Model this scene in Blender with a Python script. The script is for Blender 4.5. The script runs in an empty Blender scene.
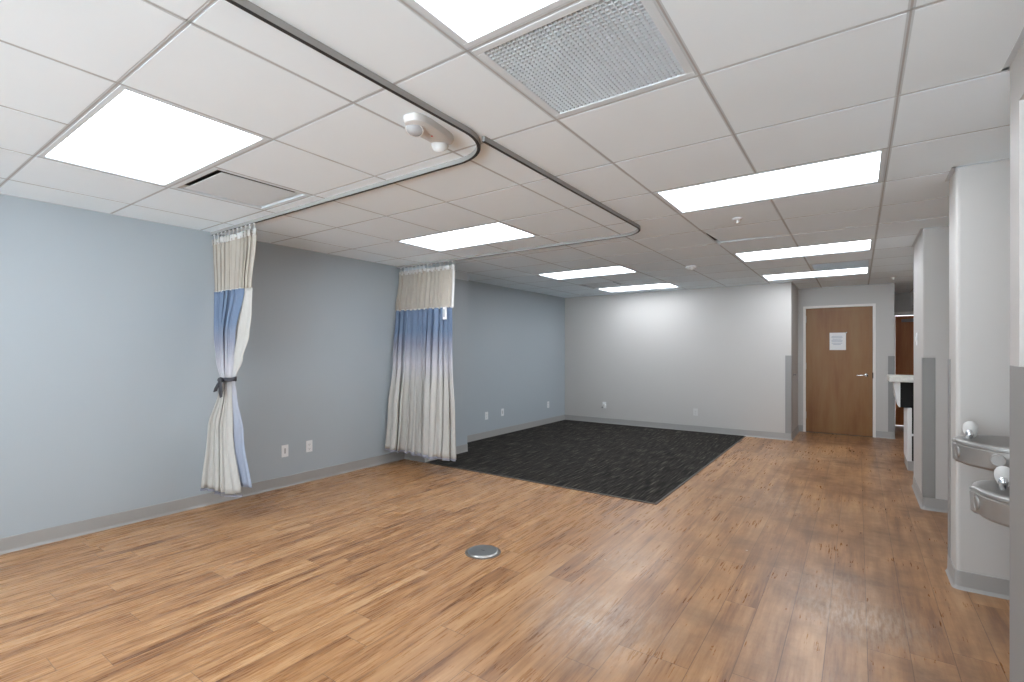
import bpy, bmesh, math, random
from mathutils import Vector, Matrix

random.seed(7)
S = bpy.context.scene
COL = S.collection
PI = math.pi

# ---------------------------------------------------------------- camera
CAM_Z = 1.3167
H = 2.3376                       # ceiling height
cam_d = bpy.data.cameras.new('camera')
cam = bpy.data.objects.new('camera', cam_d)
COL.objects.link(cam)
cam.location = (0, 0, CAM_Z)
cam.rotation_euler = (PI / 2, 0, 0.6121)
cam_d.sensor_width = 36
cam_d.lens = 492.714 / 1024 * 36
cam_d.shift_y = 10.19 / 1024
cam_d.clip_start = 0.02
S.camera = cam

# ---------------------------------------------------------------- world, exposure
w = bpy.data.worlds.new('world')
S.world = w
w.use_nodes = True
_t = w.node_tree                 # world glow below the horizon boosted to light the ceiling, softer sky above
_co = _t.nodes.new('ShaderNodeTexCoord')
_sp = _t.nodes.new('ShaderNodeSeparateXYZ')
_t.links.new(_co.outputs['Generated'], _sp.inputs[0])
_rm = _t.nodes.new('ShaderNodeMapRange')
_rm.inputs[1].default_value = -0.02
_rm.inputs[2].default_value = 0.03
_t.links.new(_sp.outputs[2], _rm.inputs[0])
_mx = _t.nodes.new('ShaderNodeMixRGB')
_t.links.new(_rm.outputs[0], _mx.inputs[0])
_mx.inputs[1].default_value = (8.9, 9.8, 10.8, 1)   # glow from below, raised for the ceiling
_mx.inputs[2].default_value = (2.2, 2.35, 2.5, 1)     # sky
_t.links.new(_mx.outputs[0], _t.nodes['Background'].inputs[0])
_t.nodes['Background'].inputs[1].default_value = 1.0
S.view_settings.view_transform = 'Standard'
S.view_settings.look = 'None'
S.view_settings.gamma = 1
S.view_settings.use_curve_mapping = False
S.view_settings.exposure = 0.80
LAMP = 5.3                       # radiance of the lit ceiling panels
S.cycles.max_bounces = 16
S.cycles.diffuse_bounces = 10
S.cycles.use_denoising = True


# ---------------------------------------------------------------- materials
class NT:
    def __init__(s, name):
        s.m = bpy.data.materials.new(name)
        s.m.use_nodes = True
        s.t = s.m.node_tree
        s.b = s.t.nodes['Principled BSDF']

    def n(s, kind, **kw):
        o = s.t.nodes.new('ShaderNode' + kind)
        for k, v in kw.items():
            setattr(o, k, v)
        return o

    def l(s, a, b):
        s.t.links.new(a, b)

    def put(s, node, i, v):
        if hasattr(v, 'links'):
            s.l(v, node.inputs[i])
        else:
            node.inputs[i].default_value = v

    def math(s, op, a, b=None, c=None, clamp=False):
        o = s.n('Math', operation=op)
        o.use_clamp = clamp
        s.put(o, 0, a)
        if b is not None:
            s.put(o, 1, b)
        if c is not None:
            s.put(o, 2, c)
        return o.outputs[0]

    def mix(s, f, a, b, mode='MIX'):
        o = s.n('MixRGB', blend_type=mode)
        s.put(o, 0, f)
        s.put(o, 1, a)
        s.put(o, 2, b)
        return o.outputs[0]

    def noise(s, vec, scale, detail=3, rough=0.5):
        o = s.n('TexNoise')
        s.l(vec, o.inputs['Vector'])
        o.inputs['Scale'].default_value = scale
        o.inputs['Detail'].default_value = detail
        o.inputs['Roughness'].default_value = rough
        return o.outputs['Fac']

    def ramp(s, f, stops):
        o = s.n('ValToRGB')
        s.put(o, 0, f)
        e = o.color_ramp.elements
        while len(e) < len(stops):
            e.new(0.5)
        for i, (p, c) in enumerate(stops):
            e[i].position = p
            e[i].color = c if len(c) == 4 else (*c, 1)
        return o.outputs[0]


def c4(c):
    return (*c, 1)


def simple(name, col, rough=0.6, metal=0.0, var=0.03, scale=6.0, bump=0.0, bscale=200.0, spec=0.5):
    a = NT(name)
    co = a.n('TexCoord').outputs['Object']
    f = a.noise(co, scale, 4)
    d = tuple(max(0, x * (1 - var)) for x in col)
    e = tuple(min(1, x * (1 + var)) for x in col)
    a.l(a.mix(f, c4(d), c4(e)), a.b.inputs['Base Color'])
    a.b.inputs['Roughness'].default_value = rough
    a.b.inputs['Metallic'].default_value = metal
    a.b.inputs['Specular IOR Level'].default_value = spec
    if bump:
        b = a.n('Bump')
        b.inputs['Strength'].default_value = bump
        b.inputs['Distance'].default_value = 0.001
        a.l(a.noise(co, bscale, 2), b.inputs['Height'])
        a.l(b.outputs[0], a.b.inputs['Normal'])
    return a.m


M = {}
M['blue_wall'] = simple('blue_grey_paint', (0.405, 0.452, 0.484), 0.5, var=0.02, scale=1.2, bump=0.15, spec=0.35)
M['white_wall'] = simple('pale_grey_paint', (0.515, 0.495, 0.472), 0.5, var=0.015, scale=1.2, bump=0.15, spec=0.35)
M['ceiling'] = simple('ceiling_tile_white', (0.845, 0.925, 0.975), 0.9, var=0.015, scale=3, bump=0.3, bscale=400, spec=0.1)
M['grid'] = simple('grid_white_metal', (0.61, 0.665, 0.70), 0.6, spec=0.1)
M['plenum'] = simple('plenum_dark', (0.08, 0.08, 0.08), 0.9)
M['base'] = simple('grey_rubber_base', (0.345, 0.335, 0.32), 0.45, var=0.03)
M['guard'] = simple('grey_vinyl_guard', (0.265, 0.26, 0.25), 0.5, var=0.03)
M['white_metal'] = simple('white_enamel', (0.74, 0.74, 0.73), 0.4)
M['ceiling_metal'] = simple('ceiling_fitting_enamel', (0.70, 0.755, 0.79), 0.5, spec=0.2)
M['white_plastic'] = simple('white_plastic', (0.78, 0.79, 0.79), 0.35)
M['unit_plastic'] = simple('off_white_housing', (0.60, 0.59, 0.57), 0.45)
M['grey_plastic'] = simple('grey_plastic', (0.42, 0.42, 0.42), 0.4)
M['slot'] = simple('dark_slot', (0.02, 0.02, 0.02), 0.6)
M['alu'] = simple('satin_aluminium', (0.34, 0.335, 0.325), 0.5, metal=0.1, spec=.2)
M['steel'] = simple('brushed_steel', (0.52, 0.51, 0.49), 0.28, metal=1.0, var=0.05, scale=30)
M['fountain'] = simple('stainless_basin', (0.34, 0.33, 0.315), 0.42, metal=0.6, var=0.06, scale=14)
M['grid_slot'] = simple('grid_slot_grey', (0.46, 0.46, 0.46), 0.8, spec=.1)
M['chrome'] = simple('chrome', (0.85, 0.86, 0.88), 0.08, metal=1.0)
M['frame'] = simple('door_frame_paint', (0.80, 0.76, 0.72), 0.4)
M['paper'] = simple('paper', (0.80, 0.79, 0.78), 0.8)
M['ink'] = simple('ink_grey', (0.30, 0.34, 0.40), 0.8)
M['red'] = simple('red_lens', (0.55, 0.05, 0.04), 0.3)
M['black_lam'] = simple('black_laminate', (0.008, 0.007, 0.007), 0.6, spec=.15)
M['counter'] = simple('pale_stone', (0.62, 0.60, 0.55), 0.3, var=0.12, scale=40)
M['beige_mesh'] = None
M['sash'] = simple('dark_grey_sash', (0.055, 0.055, 0.065), 0.8)
M['dark_edge'] = simple('dark_rubber_edge', (0.10, 0.085, 0.07), 0.6)


def clear_plastic():
    a = NT('clear_lens_plastic')
    a.b.inputs['Base Color'].default_value = (0.85, 0.85, 0.85, 1)
    a.b.inputs['Roughness'].default_value = 0.15
    a.b.inputs['Transmission Weight'].default_value = 0.5
    return a.m


M['lens'] = clear_plastic()
M['lens'].node_tree.nodes['Principled BSDF'].inputs['Base Color'].default_value = (.72, .72, .72, 1)


def glass():
    a = NT('window_glass')
    tr = a.n('BsdfTransparent')
    tr.inputs[0].default_value = (.92, .94, .94, 1)
    gl = a.n('BsdfGlossy')
    gl.inputs['Roughness'].default_value = .02
    mx = a.n('MixShader')
    mx.inputs[0].default_value = .06
    a.l(tr.outputs[0], mx.inputs[1])
    a.l(gl.outputs[0], mx.inputs[2])
    a.l(mx.outputs[0], a.t.nodes['Material Output'].inputs[0])
    return a.m


M['glass'] = glass()


def lamp_mat(name, strength):
    a = NT(name)
    a.b.inputs['Base Color'].default_value = (0.8, 0.8, 0.8, 1)
    a.b.inputs['Emission Color'].default_value = (0.93, 0.99, 1.065, 1)
    a.b.inputs['Emission Strength'].default_value = strength
    return a.m


M['lamp'] = lamp_mat('lit_diffuser', LAMP)


def floor_mat():
    a = NT('wood_plank_vinyl')
    co = a.n('TexCoord').outputs['Object']
    sp = a.n('SeparateXYZ')
    a.l(co, sp.inputs[0])
    X, Y = sp.outputs[0], sp.outputs[1]
    rowf = a.math('DIVIDE', a.math('ADD', X, 20.03), 0.152)
    row = a.math('FLOOR', rowf)
    rx = a.math('FRACT', rowf)
    wn = a.n('TexWhiteNoise', noise_dimensions='1D')
    a.l(row, wn.inputs['W'])
    colf = a.math('ADD', a.math('DIVIDE', a.math('ADD', Y, 20), 1.22), a.math('MULTIPLY', wn.outputs['Value'], 7.3))
    coli = a.math('FLOOR', colf)
    ry = a.math('FRACT', colf)
    cb = a.n('CombineXYZ')
    a.l(row, cb.inputs[0])
    a.l(coli, cb.inputs[1])
    wp = a.n('TexWhiteNoise', noise_dimensions='2D')
    a.l(cb.outputs[0], wp.inputs['Vector'])
    rnd = wp.outputs['Value']
    # stretched grain, shifted for each plank
    cg = a.n('CombineXYZ')
    a.l(a.math('MULTIPLY', X, 17), cg.inputs[0])
    a.l(a.math('MULTIPLY', Y, 1.35), cg.inputs[1])
    a.l(a.math('MULTIPLY', rnd, 43), cg.inputs[2])
    g1 = a.noise(cg.outputs[0], 1.0, 6, 0.62)
    cg2 = a.n('CombineXYZ')
    a.l(a.math('MULTIPLY', X, 90), cg2.inputs[0])
    a.l(a.math('MULTIPLY', Y, 5), cg2.inputs[1])
    a.l(a.math('MULTIPLY', rnd, 17), cg2.inputs[2])
    g2 = a.noise(cg2.outputs[0], 1.0, 4, 0.6)
    cg3 = a.n('CombineXYZ')
    a.l(a.math('MULTIPLY', X, 20), cg3.inputs[0])
    a.l(a.math('MULTIPLY', Y, 6.5), cg3.inputs[1])
    a.l(a.math('MULTIPLY', rnd, 9), cg3.inputs[2])
    g3 = a.noise(cg3.outputs[0], 1.0, 3, 0.5)
    f = a.math('ADD', a.math('MULTIPLY', g1, 1.15), a.math('MULTIPLY', g2, 0.42))
    f = a.math('ADD', f, a.math('MULTIPLY', a.math('SUBTRACT', rnd, 0.5), 0.12))
    f = a.math('SUBTRACT', f, 0.30)
    base = a.ramp(f, [(0.26, (0.170, 0.073, 0.029)), (0.38, (0.315, 0.150, 0.061)), (0.50, (0.425, 0.218, 0.092)),
                      (0.62, (0.505, 0.280, 0.130)), (0.80, (0.585, 0.360, 0.188))])
    knot = a.ramp(g3, [(0.27, (1, 1, 1)), (0.38, (0, 0, 0))])
    base = a.mix(a.math('MULTIPLY', knot, 0.2), base, (0.17, 0.082, 0.042, 1))
    # the walked lane is duller and browner: dirt with its own outline
    big = a.noise(co, 1.1, 4, 0.6)
    lx = a.math('MULTIPLY_ADD', X, 0.62, 1.15, clamp=True)
    dirt = a.math('MULTIPLY', lx, a.ramp(big, [(0.36, (0.3, 0.3, 0.3)), (0.60, (1, 1, 1))]))
    blot = a.noise(co, 4.5, 5, 0.65)
    dm = a.math('MULTIPLY', dirt, a.ramp(blot, [(0.40, (0.15, 0.15, 0.15)), (0.65, (1, 1, 1))]))
    base = a.mix(a.math('MULTIPLY', dirt, 0.55), base, (0.235, 0.112, 0.054, 1))
    base = a.mix(a.math('MULTIPLY', dm, 0.85), base, (0.15, 0.085, 0.05, 1))
    # seams
    ex = a.math('MINIMUM', rx, a.math('SUBTRACT', 1, rx))
    ey = a.math('MINIMUM', ry, a.math('SUBTRACT', 1, ry))
    sx = a.math('LESS_THAN', ex, 0.012)
    sy = a.math('LESS_THAN', ey, 0.0014)
    seam = a.math('MAXIMUM', sx, sy)
    base = a.mix(a.math('MULTIPLY', seam, 0.6), base, (0.08, 0.04, 0.022, 1))
    # pale scuffed patches (cx, cy, radius, strength)
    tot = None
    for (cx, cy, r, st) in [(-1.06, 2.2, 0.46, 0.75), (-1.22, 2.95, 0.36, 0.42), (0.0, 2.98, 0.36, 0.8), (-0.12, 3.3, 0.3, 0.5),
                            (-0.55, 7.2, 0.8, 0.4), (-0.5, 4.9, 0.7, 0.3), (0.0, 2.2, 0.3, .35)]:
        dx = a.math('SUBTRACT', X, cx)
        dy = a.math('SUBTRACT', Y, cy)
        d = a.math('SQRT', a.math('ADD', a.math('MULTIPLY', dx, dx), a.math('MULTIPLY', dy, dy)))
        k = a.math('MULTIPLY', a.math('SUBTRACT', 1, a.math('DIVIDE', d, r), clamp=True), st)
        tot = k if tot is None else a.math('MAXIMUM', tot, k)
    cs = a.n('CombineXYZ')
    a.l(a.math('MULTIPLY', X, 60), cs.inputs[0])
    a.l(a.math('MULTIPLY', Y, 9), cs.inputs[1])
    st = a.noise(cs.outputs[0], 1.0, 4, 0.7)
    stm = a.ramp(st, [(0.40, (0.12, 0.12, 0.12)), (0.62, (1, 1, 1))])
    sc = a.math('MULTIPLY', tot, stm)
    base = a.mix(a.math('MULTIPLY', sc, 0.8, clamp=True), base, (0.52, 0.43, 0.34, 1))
    # tiny paint specks
    vo = a.n('TexVoronoi', feature='F1')
    a.l(co, vo.inputs['Vector'])
    vo.inputs['Scale'].default_value = 2.6
    spk = a.math('LESS_THAN', vo.outputs['Distance'], 0.02)
    sm = a.math('GREATER_THAN', big, 0.47)
    base = a.mix(a.math('MULTIPLY', a.math('MULTIPLY', spk, sm), 0.7), base, (0.62, 0.56, 0.48, 1))
    a.l(base, a.b.inputs['Base Color'])
    rg = a.math('MULTIPLY_ADD', g2, 0.16, 0.20)
    rg = a.math('ADD', rg, a.math('MULTIPLY', dm, 0.12))
    a.l(rg, a.b.inputs['Roughness'])
    a.b.inputs['Specular IOR Level'].default_value = 0.5
    b = a.n('Bump')
    b.inputs['Strength'].default_value = 0.25
    b.inputs['Distance'].default_value = 0.0012
    a.l(a.math('SUBTRACT', g2, a.math('MULTIPLY', seam, 0.8)), b.inputs['Height'])
    a.l(b.outputs[0], a.b.inputs['Normal'])
    return a.m


M['floor'] = floor_mat()


def carpet_mat():
    a = NT('charcoal_loop_carpet')
    co = a.n('TexCoord').outputs['Object']
    sp = a.n('SeparateXYZ')
    a.l(co, sp.inputs[0])
    X, Y = sp.outputs[0], sp.outputs[1]
    cb = a.n('CombineXYZ')
    a.l(a.math('MULTIPLY', X, 105), cb.inputs[0])
    a.l(a.math('MULTIPLY', Y, 3.4), cb.inputs[1])
    g = a.noise(cb.outputs[0], 1.0, 3, 0.6)
    cb2 = a.n('CombineXYZ')
    a.l(a.math('MULTIPLY', X, 26), cb2.inputs[0])
    a.l(a.math('MULTIPLY', Y, 26), cb2.inputs[1])
    fine = a.noise(cb2.outputs[0], 6.0, 2, 0.6)
    r = a.ramp(g, [(0.36, (0.012, 0.011, 0.010)), (0.50, (0.026, 0.024, 0.0215)), (0.60, (0.062, 0.055, 0.047)),
                   (0.72, (0.18, 0.160, 0.137))])
    r = a.mix(0.5, r, a.ramp(fine, [(0.3, (0.5, 0.5, 0.5)), (0.7, (1.3, 1.3, 1.3))]), 'MULTIPLY')
    a.l(r, a.b.inputs['Base Color'])
    a.b.inputs['Roughness'].default_value = 0.95
    a.b.inputs['Specular IOR Level'].default_value = 0.1
    b = a.n('Bump')
    b.inputs['Strength'].default_value = 0.6
    b.inputs['Distance'].default_value = 0.003
    a.l(g, b.inputs['Height'])
    a.l(b.outputs[0], a.b.inputs['Normal'])
    return a.m


M['carpet'] = carpet_mat()


def wood_mat(name, c0, c1, c2):
    a = NT(name)
    co = a.n('TexCoord').outputs['Object']
    mp = a.n('Mapping')
    mp.inputs['Scale'].default_value = (7, 7, 0.9)
    a.l(co, mp.inputs[0])
    g = a.noise(mp.outputs[0], 1.0, 5, 0.55)
    mp2 = a.n('Mapping')
    mp2.inputs['Scale'].default_value = (80, 80, 4)
    a.l(co, mp2.inputs[0])
    g2 = a.noise(mp2.outputs[0], 1.0, 3, 0.6)
    f = a.math('ADD', a.math('MULTIPLY', g, 0.85), a.math('MULTIPLY', g2, 0.15))
    a.l(a.ramp(f, [(0.3, c0), (0.5, c1), (0.7, c2)]), a.b.inputs['Base Color'])
    a.b.inputs['Roughness'].default_value = 0.42
    a.b.inputs['Specular IOR Level'].default_value = 0.3
    return a.m


M['door'] = wood_mat('stained_birch_veneer', (0.20, 0.074, 0.024), (0.25, 0.120, 0.043), (0.275, 0.150, 0.060))
M['door_red'] = wood_mat('reddish_veneer', (0.36, 0.115, 0.035), (0.45, 0.165, 0.055), (0.50, 0.21, 0.08))


def cloth(name, stops, hem=None, rough=0.85):
    """woven cloth dyed by height above the floor: stops = [(z metres, colour)]"""
    a = NT(name)
    geo = a.n('TexCoord').outputs['Object']
    sp = a.n('SeparateXYZ')
    a.l(geo, sp.inputs[0])
    wob = a.noise(geo, 9, 3)
    z = a.math('ADD', sp.outputs[2], a.math('MULTIPLY', a.math('SUBTRACT', wob, 0.5), 0.06))
    f = a.math('DIVIDE', z, 2.4)
    col = a.ramp(f, [(zz / 2.4, c) for zz, c in stops])
    mp = a.n('Mapping')
    mp.inputs['Scale'].default_value = (60, 60, 14)
    a.l(geo, mp.inputs[0])
    nn = a.noise(mp.outputs[0], 1.0, 2)
    col = a.mix(0.35, col, a.ramp(nn, [(0.3, (0.86, 0.86, 0.86)), (0.7, (1.06, 1.06, 1.06))]), 'MULTIPLY')
    a.l(col, a.b.inputs['Base Color'])
    a.b.inputs['Roughness'].default_value = rough
    a.b.inputs['Specular IOR Level'].default_value = 0.15
    return a.m


WH = (0.50, 0.485, 0.455)
BL = (0.160, 0.215, 0.315)
LI = (0.25, 0.27, 0.34)
M['drape'] = cloth('blue_to_cream_cloth', [(0.0, WH), (0.95, WH), (1.18, (0.49, 0.48, 0.52)), (1.40, LI), (1.55, BL), (2.4, BL)])
M['drape_reverse'] = cloth('reverse_of_the_cloth', [(0.0, (0.29, 0.335, 0.43)), (0.6, (0.33, 0.37, 0.46)), (1.0, (0.42, 0.43, 0.48)), (1.2, WH), (2.4, WH)])
M['hem'] = cloth('grey_blue_hem', [(0.0, (0.30, 0.31, 0.37)), (2.4, (0.30, 0.31, 0.37))])
M['band'] = cloth('white_band', [(0.0, (0.60, 0.59, 0.57)), (2.4, (0.60, 0.59, 0.57))])


def mesh_cloth():
    a = NT('beige_net')
    co = a.n('TexCoord').outputs['Object']
    n_ = a.noise(co, 9, 3)
    a.l(a.mix(n_, (0.42, 0.375, 0.315, 1), (0.50, 0.455, 0.395, 1)), a.b.inputs['Base Color'])
    a.b.inputs['Roughness'].default_value = 0.9
    a.b.inputs['Alpha'].default_value = 0.88
    return a.m


M['beige_mesh'] = mesh_cloth()


# ---------------------------------------------------------------- mesh helpers
def bm_new():
    return bmesh.new()


def box(bm, x0, y0, z0, x1, y1, z1):
    v = [bm.verts.new((x, y, z)) for z in (z0, z1) for y in (y0, y1) for x in (x0, x1)]
    for f in ((0, 2, 3, 1), (4, 5, 7, 6), (0, 1, 5, 4), (2, 6, 7, 3), (0, 4, 6, 2), (1, 3, 7, 5)):
        bm.faces.new([v[i] for i in f])
    return v


def prism(bm, pts, z0, z1):
    """pts = outline in XY, counter-clockwise"""
    a = [bm.verts.new((x, y, z0)) for x, y in pts]
    b = [bm.verts.new((x, y, z1)) for x, y in pts]
    n = len(pts)
    bm.faces.new(a[::-1])
    bm.faces.new(b)
    for i in range(n):
        bm.faces.new((a[i], a[(i + 1) % n], b[(i + 1) % n], b[i]))


def lathe(bm, prof, n=32, mat=None, cap=True):
    """prof = [(r, z)] from bottom to top, about local Z"""
    rings = []
    for r, z in prof:
        rings.append([bm.verts.new((r * math.cos(2 * PI * k / n), r * math.sin(2 * PI * k / n), z)) for k in range(n)])
    for a, b in zip(rings, rings[1:]):
        for k in range(n):
            bm.faces.new((a[k], a[(k + 1) % n], b[(k + 1) % n], b[k]))
    if cap:
        bm.faces.new(rings[0][::-1])
        bm.faces.new(rings[-1])
    if mat:
        bmesh.ops.transform(bm, matrix=mat, verts=[v for r in rings for v in r])


def tube(bm, pts, r, n=8):
    """round bar through points"""
    P = [Vector(p) for p in pts]
    rings = []
    for i, p in enumerate(P):
        d = (P[min(i + 1, len(P) - 1)] - P[max(i - 1, 0)]).normalized()
        u = d.orthogonal().normalized() if i == 0 else (rings_u - d * rings_u.dot(d)).normalized()
        rings_u = u
        v = d.cross(u)
        rings.append([bm.verts.new(p + r * (math.cos(2 * PI * k / n) * u + math.sin(2 * PI * k / n) * v)) for k in range(n)])
    for a, b in zip(rings, rings[1:]):
        for k in range(n):
            bm.faces.new((a[k], a[(k + 1) % n], b[(k + 1) % n], b[k]))
    bm.faces.new(rings[0][::-1])
    bm.faces.new(rings[-1])


def sweep(bm, path, prof):
    """sweep closed profile [(offset to the right, z)] along an XY path [(x, y)]"""
    n = len(path)
    rings = []
    for i, (x, y) in enumerate(path):
        a = Vector(path[max(i - 1, 0)])
        b = Vector(path[min(i + 1, n - 1)])
        d = (b - a).normalized()
        r = Vector((d.y, -d.x))
        if 0 < i < n - 1:
            d0 = (Vector(path[i]) - a).normalized()
            c = d.dot(d0)
            r = r / max(c, 0.3)
        rings.append([bm.verts.new((x + r.x * o, y + r.y * o, z)) for o, z in prof])
    m = len(prof)
    for A, B in zip(rings, rings[1:]):
        for k in range(m):
            bm.faces.new((A[k], A[(k + 1) % m], B[(k + 1) % m], B[k]))
    bm.faces.new(rings[0][::-1])
    bm.faces.new(rings[-1])


def obj(name, bm, m, parent=None, smooth=False, bevel=0.0, segs=2, loc=None, rot=None):
    bmesh.ops.recalc_face_normals(bm, faces=bm.faces)
    me = bpy.data.meshes.new(name)
    bm.to_mesh(me)
    bm.free()
    o = bpy.data.objects.new(name, me)
    COL.objects.link(o)
    me.materials.append(m)
    if smooth:
        for p in me.polygons:
            p.use_smooth = True
        e = o.modifiers.new('split', 'EDGE_SPLIT')
        e.split_angle = math.radians(40)
    if bevel:
        b = o.modifiers.new('bevel', 'BEVEL')
        b.width = bevel
        b.segments = segs
        b.limit_method = 'ANGLE'
    if loc:
        o.location = loc
    if rot:
        o.rotation_euler = rot
    if parent:
        o.parent = parent
    return o


def centre(o):
    """move a top-level mesh's origin to its base"""
    me = o.data
    xs = [v.co.x for v in me.vertices]
    ys = [v.co.y for v in me.vertices]
    zs = [v.co.z for v in me.vertices]
    c = Vector(((min(xs) + max(xs)) / 2, (min(ys) + max(ys)) / 2, min(zs)))
    me.transform(Matrix.Translation(-c))
    o.location = c
    return o


def struct(name, bm, m, **kw):
    o = obj(name, bm, m, **kw)
    o['kind'] = 'structure'
    return o


def thing(name, label, cat, loc=(0, 0, 0), rz=0, group=None):
    o = bpy.data.objects.new(name, None)
    COL.objects.link(o)
    o.location = loc
    o.rotation_euler = (0, 0, rz)
    o['label'] = label
    o['category'] = cat
    o.empty_display_size = 0.1
    if group:
        o['group'] = group
    return o


def tag(o, label, cat, group=None):
    o['label'] = label
    o['category'] = cat
    if group:
        o['group'] = group
    return o


def dup(root, loc, rz=None, label=None, group=None):
    r = root.copy()
    COL.objects.link(r)
    r.location = loc
    if rz is not None:
        r.rotation_euler = (0, 0, rz)
    if label:
        r['label'] = label
    if group:
        r['group'] = group
    for ch in list(root.children):
        c = ch.copy()
        COL.objects.link(c)
        c.parent = r
        for g in ch.children:
            d = g.copy()
            COL.objects.link(d)
            d.parent = c
    return r


def bx(x0, y0, z0, x1, y1, z1):
    b = bm_new()
    box(b, x0, y0, z0, x1, y1, z1)
    return b


# ---------------------------------------------------------------- the room
WT = 2.56                        # walls rise past the ceiling plane
XL, XL2 = -4.555, -4.60          # left wall before and behind the pilaster
YB = 8.315                       # far wall
YD = 9.35                        # wall with the door
YF = 11.07                       # end of the passage behind
YR = -3.2                        # wall behind the camera
XR = 0.445                       # line of the columns on the right

struct('floor', bx(-4.9, YR - .2, -0.12, 3.0, YF + .2, 0.0), M['floor'])
struct('wall_left', bx(XL - .15, YR, 0, XL, 4.19, WT), M['blue_wall'])
struct('wall_left_far', bx(XL2 - .15, 4.95, 0, XL2, YB, WT), M['blue_wall'])
struct('wall_left_pilaster', bx(XL - .15, 4.19, 0, -4.19, 4.95, WT), M['blue_wall'])
# far wall with the return beside the door
struct('wall_back', bx(XL2 - .15, YB, 0, -0.805, YB + .12, WT), M['white_wall'])
struct('wall_return', bx(-0.925, YB + .12, 0, -0.805, YD + .12, WT), M['white_wall'])
# wall with the door opening
DX0, DX1, DH = -0.697, 0.187, 2.01
b = bm_new()
box(b, -0.805, YD, 0, DX0, YD + .12, WT)
box(b, DX1, YD, 0, 0.45, YD + .12, WT)
box(b, DX0, YD, DH, DX1, YD + .12, WT)
struct('wall_door', b, M['white_wall'])
struct('wall_passage_left', bx(0.33, YD + .12, 0, 0.45, YF, WT), M['white_wall'])
b = bm_new()
box(b, 0.33, YF, 1.95, 3.0, YF + .12, WT)
box(b, 0.33, YF, 0, 0.54, YF + .12, WT)
box(b, 1.47, YF, 0, 3.0, YF + .12, WT)
struct('wall_passage_end', b, M['white_wall'])
struct('wall_reception', bx(2.6, 6.2, 0, 2.72, YF, WT), M['white_wall'])
# columns on the right: three blocks that stand out from recesses
struct('wall_column_far', bx(XR, 5.33, 0, 2.72, 6.2, WT), M['white_wall'], bevel=0.012)
struct('wall_recess_far', bx(1.25, 3.9, 0, 1.37, 5.33, WT), M['white_wall'])
struct('wall_column_middle', bx(XR, 3.66, 0, 1.37, 3.92, WT), M['white_wall'], bevel=0.02, segs=3)
struct('wall_recess_near', bx(0.93, 2.5, 0, 1.05, 3.66, WT), M['white_wall'])
struct('wall_right', bx(XR, YR, 0, 0.93, 2.47, WT), M['white_wall'], bevel=0.006)
# unseen glazing added behind the camera so neutral daylight reaches the ceiling
b = bm_new()
box(b, XL - .15, YR - .12, 0, 0.93, YR, 0.06)
box(b, XL - .15, YR - .12, 2.28, 0.93, YR, WT)
for k in range(1, 5):
    x = XL + (XR - XL) * k / 4
    box(b, x - .04, YR - .12, 0.06, x + .04, YR, 2.28)
struct('wall_rear', b, M['white_metal'])
box(bm := bm_new(), XL - .15, YR - .12, 0.06, XL + (XR - XL) / 4 - .04, YR, 2.28)
struct('wall_rear_blocker', bm, M['blue_wall'])  # unseen solid bay added to cut grazing light on the left wall
for k in range(1, 4):
    x0 = XL + (XR - XL) * k / 4 + .04
    x1 = XL + (XR - XL) * (k + 1) / 4 - .04
    struct('window_%d' % k, bx(x0, YR - .066, .06, x1, YR - .06, 2.28), M['glass'])
# casing on the near right wall
b = bm_new()
box(b, XR - .012, 2.28, 0, XR + .004, 2.345, 2.205)
box(b, XR - .012, 1.30, 2.14, XR + .004, 2.28, 2.205)
struct('trim_1', b, M['white_wall'])

# band round the head of the pilaster
b = bm_new()
box(b, -4.56, 4.18, H - 0.098, -4.18, 4.19, H)
box(b, -4.19, 4.18, H - 0.098, -4.18, 4.96, H)
struct('trim_2', b, M['grid'])

# ---------------------------------------------------------------- ceiling on a 2 ft grid
G = 0.6096
GX0, GY0 = 0.1307, 0.6737


def gx(i):
    return GX0 + G * i


def gy(j):
    return GY0 + G * j


lights = [(-6, 0), (-2, 0), (-6, 4), (-2, 4), (-6, 8), (-2, 8), (-6, 11), (-2, 11),
          (-6, -4), (-2, -4), (2, 10)]  # last one is an unseen panel added to light the reception
open_cells = set()
for (i, j) in lights:
    open_cells |= {(i, j), (i + 1, j)}
open_cells |= {(-2, 1), (-6, 1), (-6, 10), (-1, 10)}
CRACK = (-2, 6)
b = bm_new()
for i in range(-8, 5):
    for j in range(-7, 18):
        if (i, j) in open_cells:
            continue
        x0, x1 = gx(i) + .0095, gx(i + 1) - .0095
        y0, y1 = gy(j) + .0095, gy(j + 1) - .0095
        x0 = max(x0, XL - .1)
        y1 = min(y1, YF + .1)
        y0 = max(y0, YR - .1)
        if x0 >= x1 or y0 >= y1:
            continue
        v = box(b, x0, y0, H, x1, y1, H + .016)
        if (i, j) == CRACK:      # this tile has slipped: one corner has lifted out of the grid
            for k, vv in enumerate(v):
                if vv.co.x < (x0 + x1) / 2 and vv.co.y > (y0 + y1) / 2:
                    vv.co.z += 0.012
                    vv.co.x += 0.020
                    vv.co.y -= 0.010
ceil = struct('ceiling', b, M['ceiling'], bevel=0.0)
ceil['label'] = 'white suspended ceiling of square tiles'
b = bm_new()
b2 = bm_new()
owner = {}


def strip(x0, y0, x1, y1):
    e = .0095
    if x0 == x1:
        box(b, x0 - e, y0, H + .001, x0 + e, y1, H + .03)
        box(b2, x0 - .003, y0, H + .0002, x0 + .003, y1, H + .02)
    else:
        box(b, x0, y0 - e, H + .001, x1, y0 + e, H + .029)
        box(b2, x0, y0 - .003, H + .0002, x1, y0 + .003, H + .02)


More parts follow.
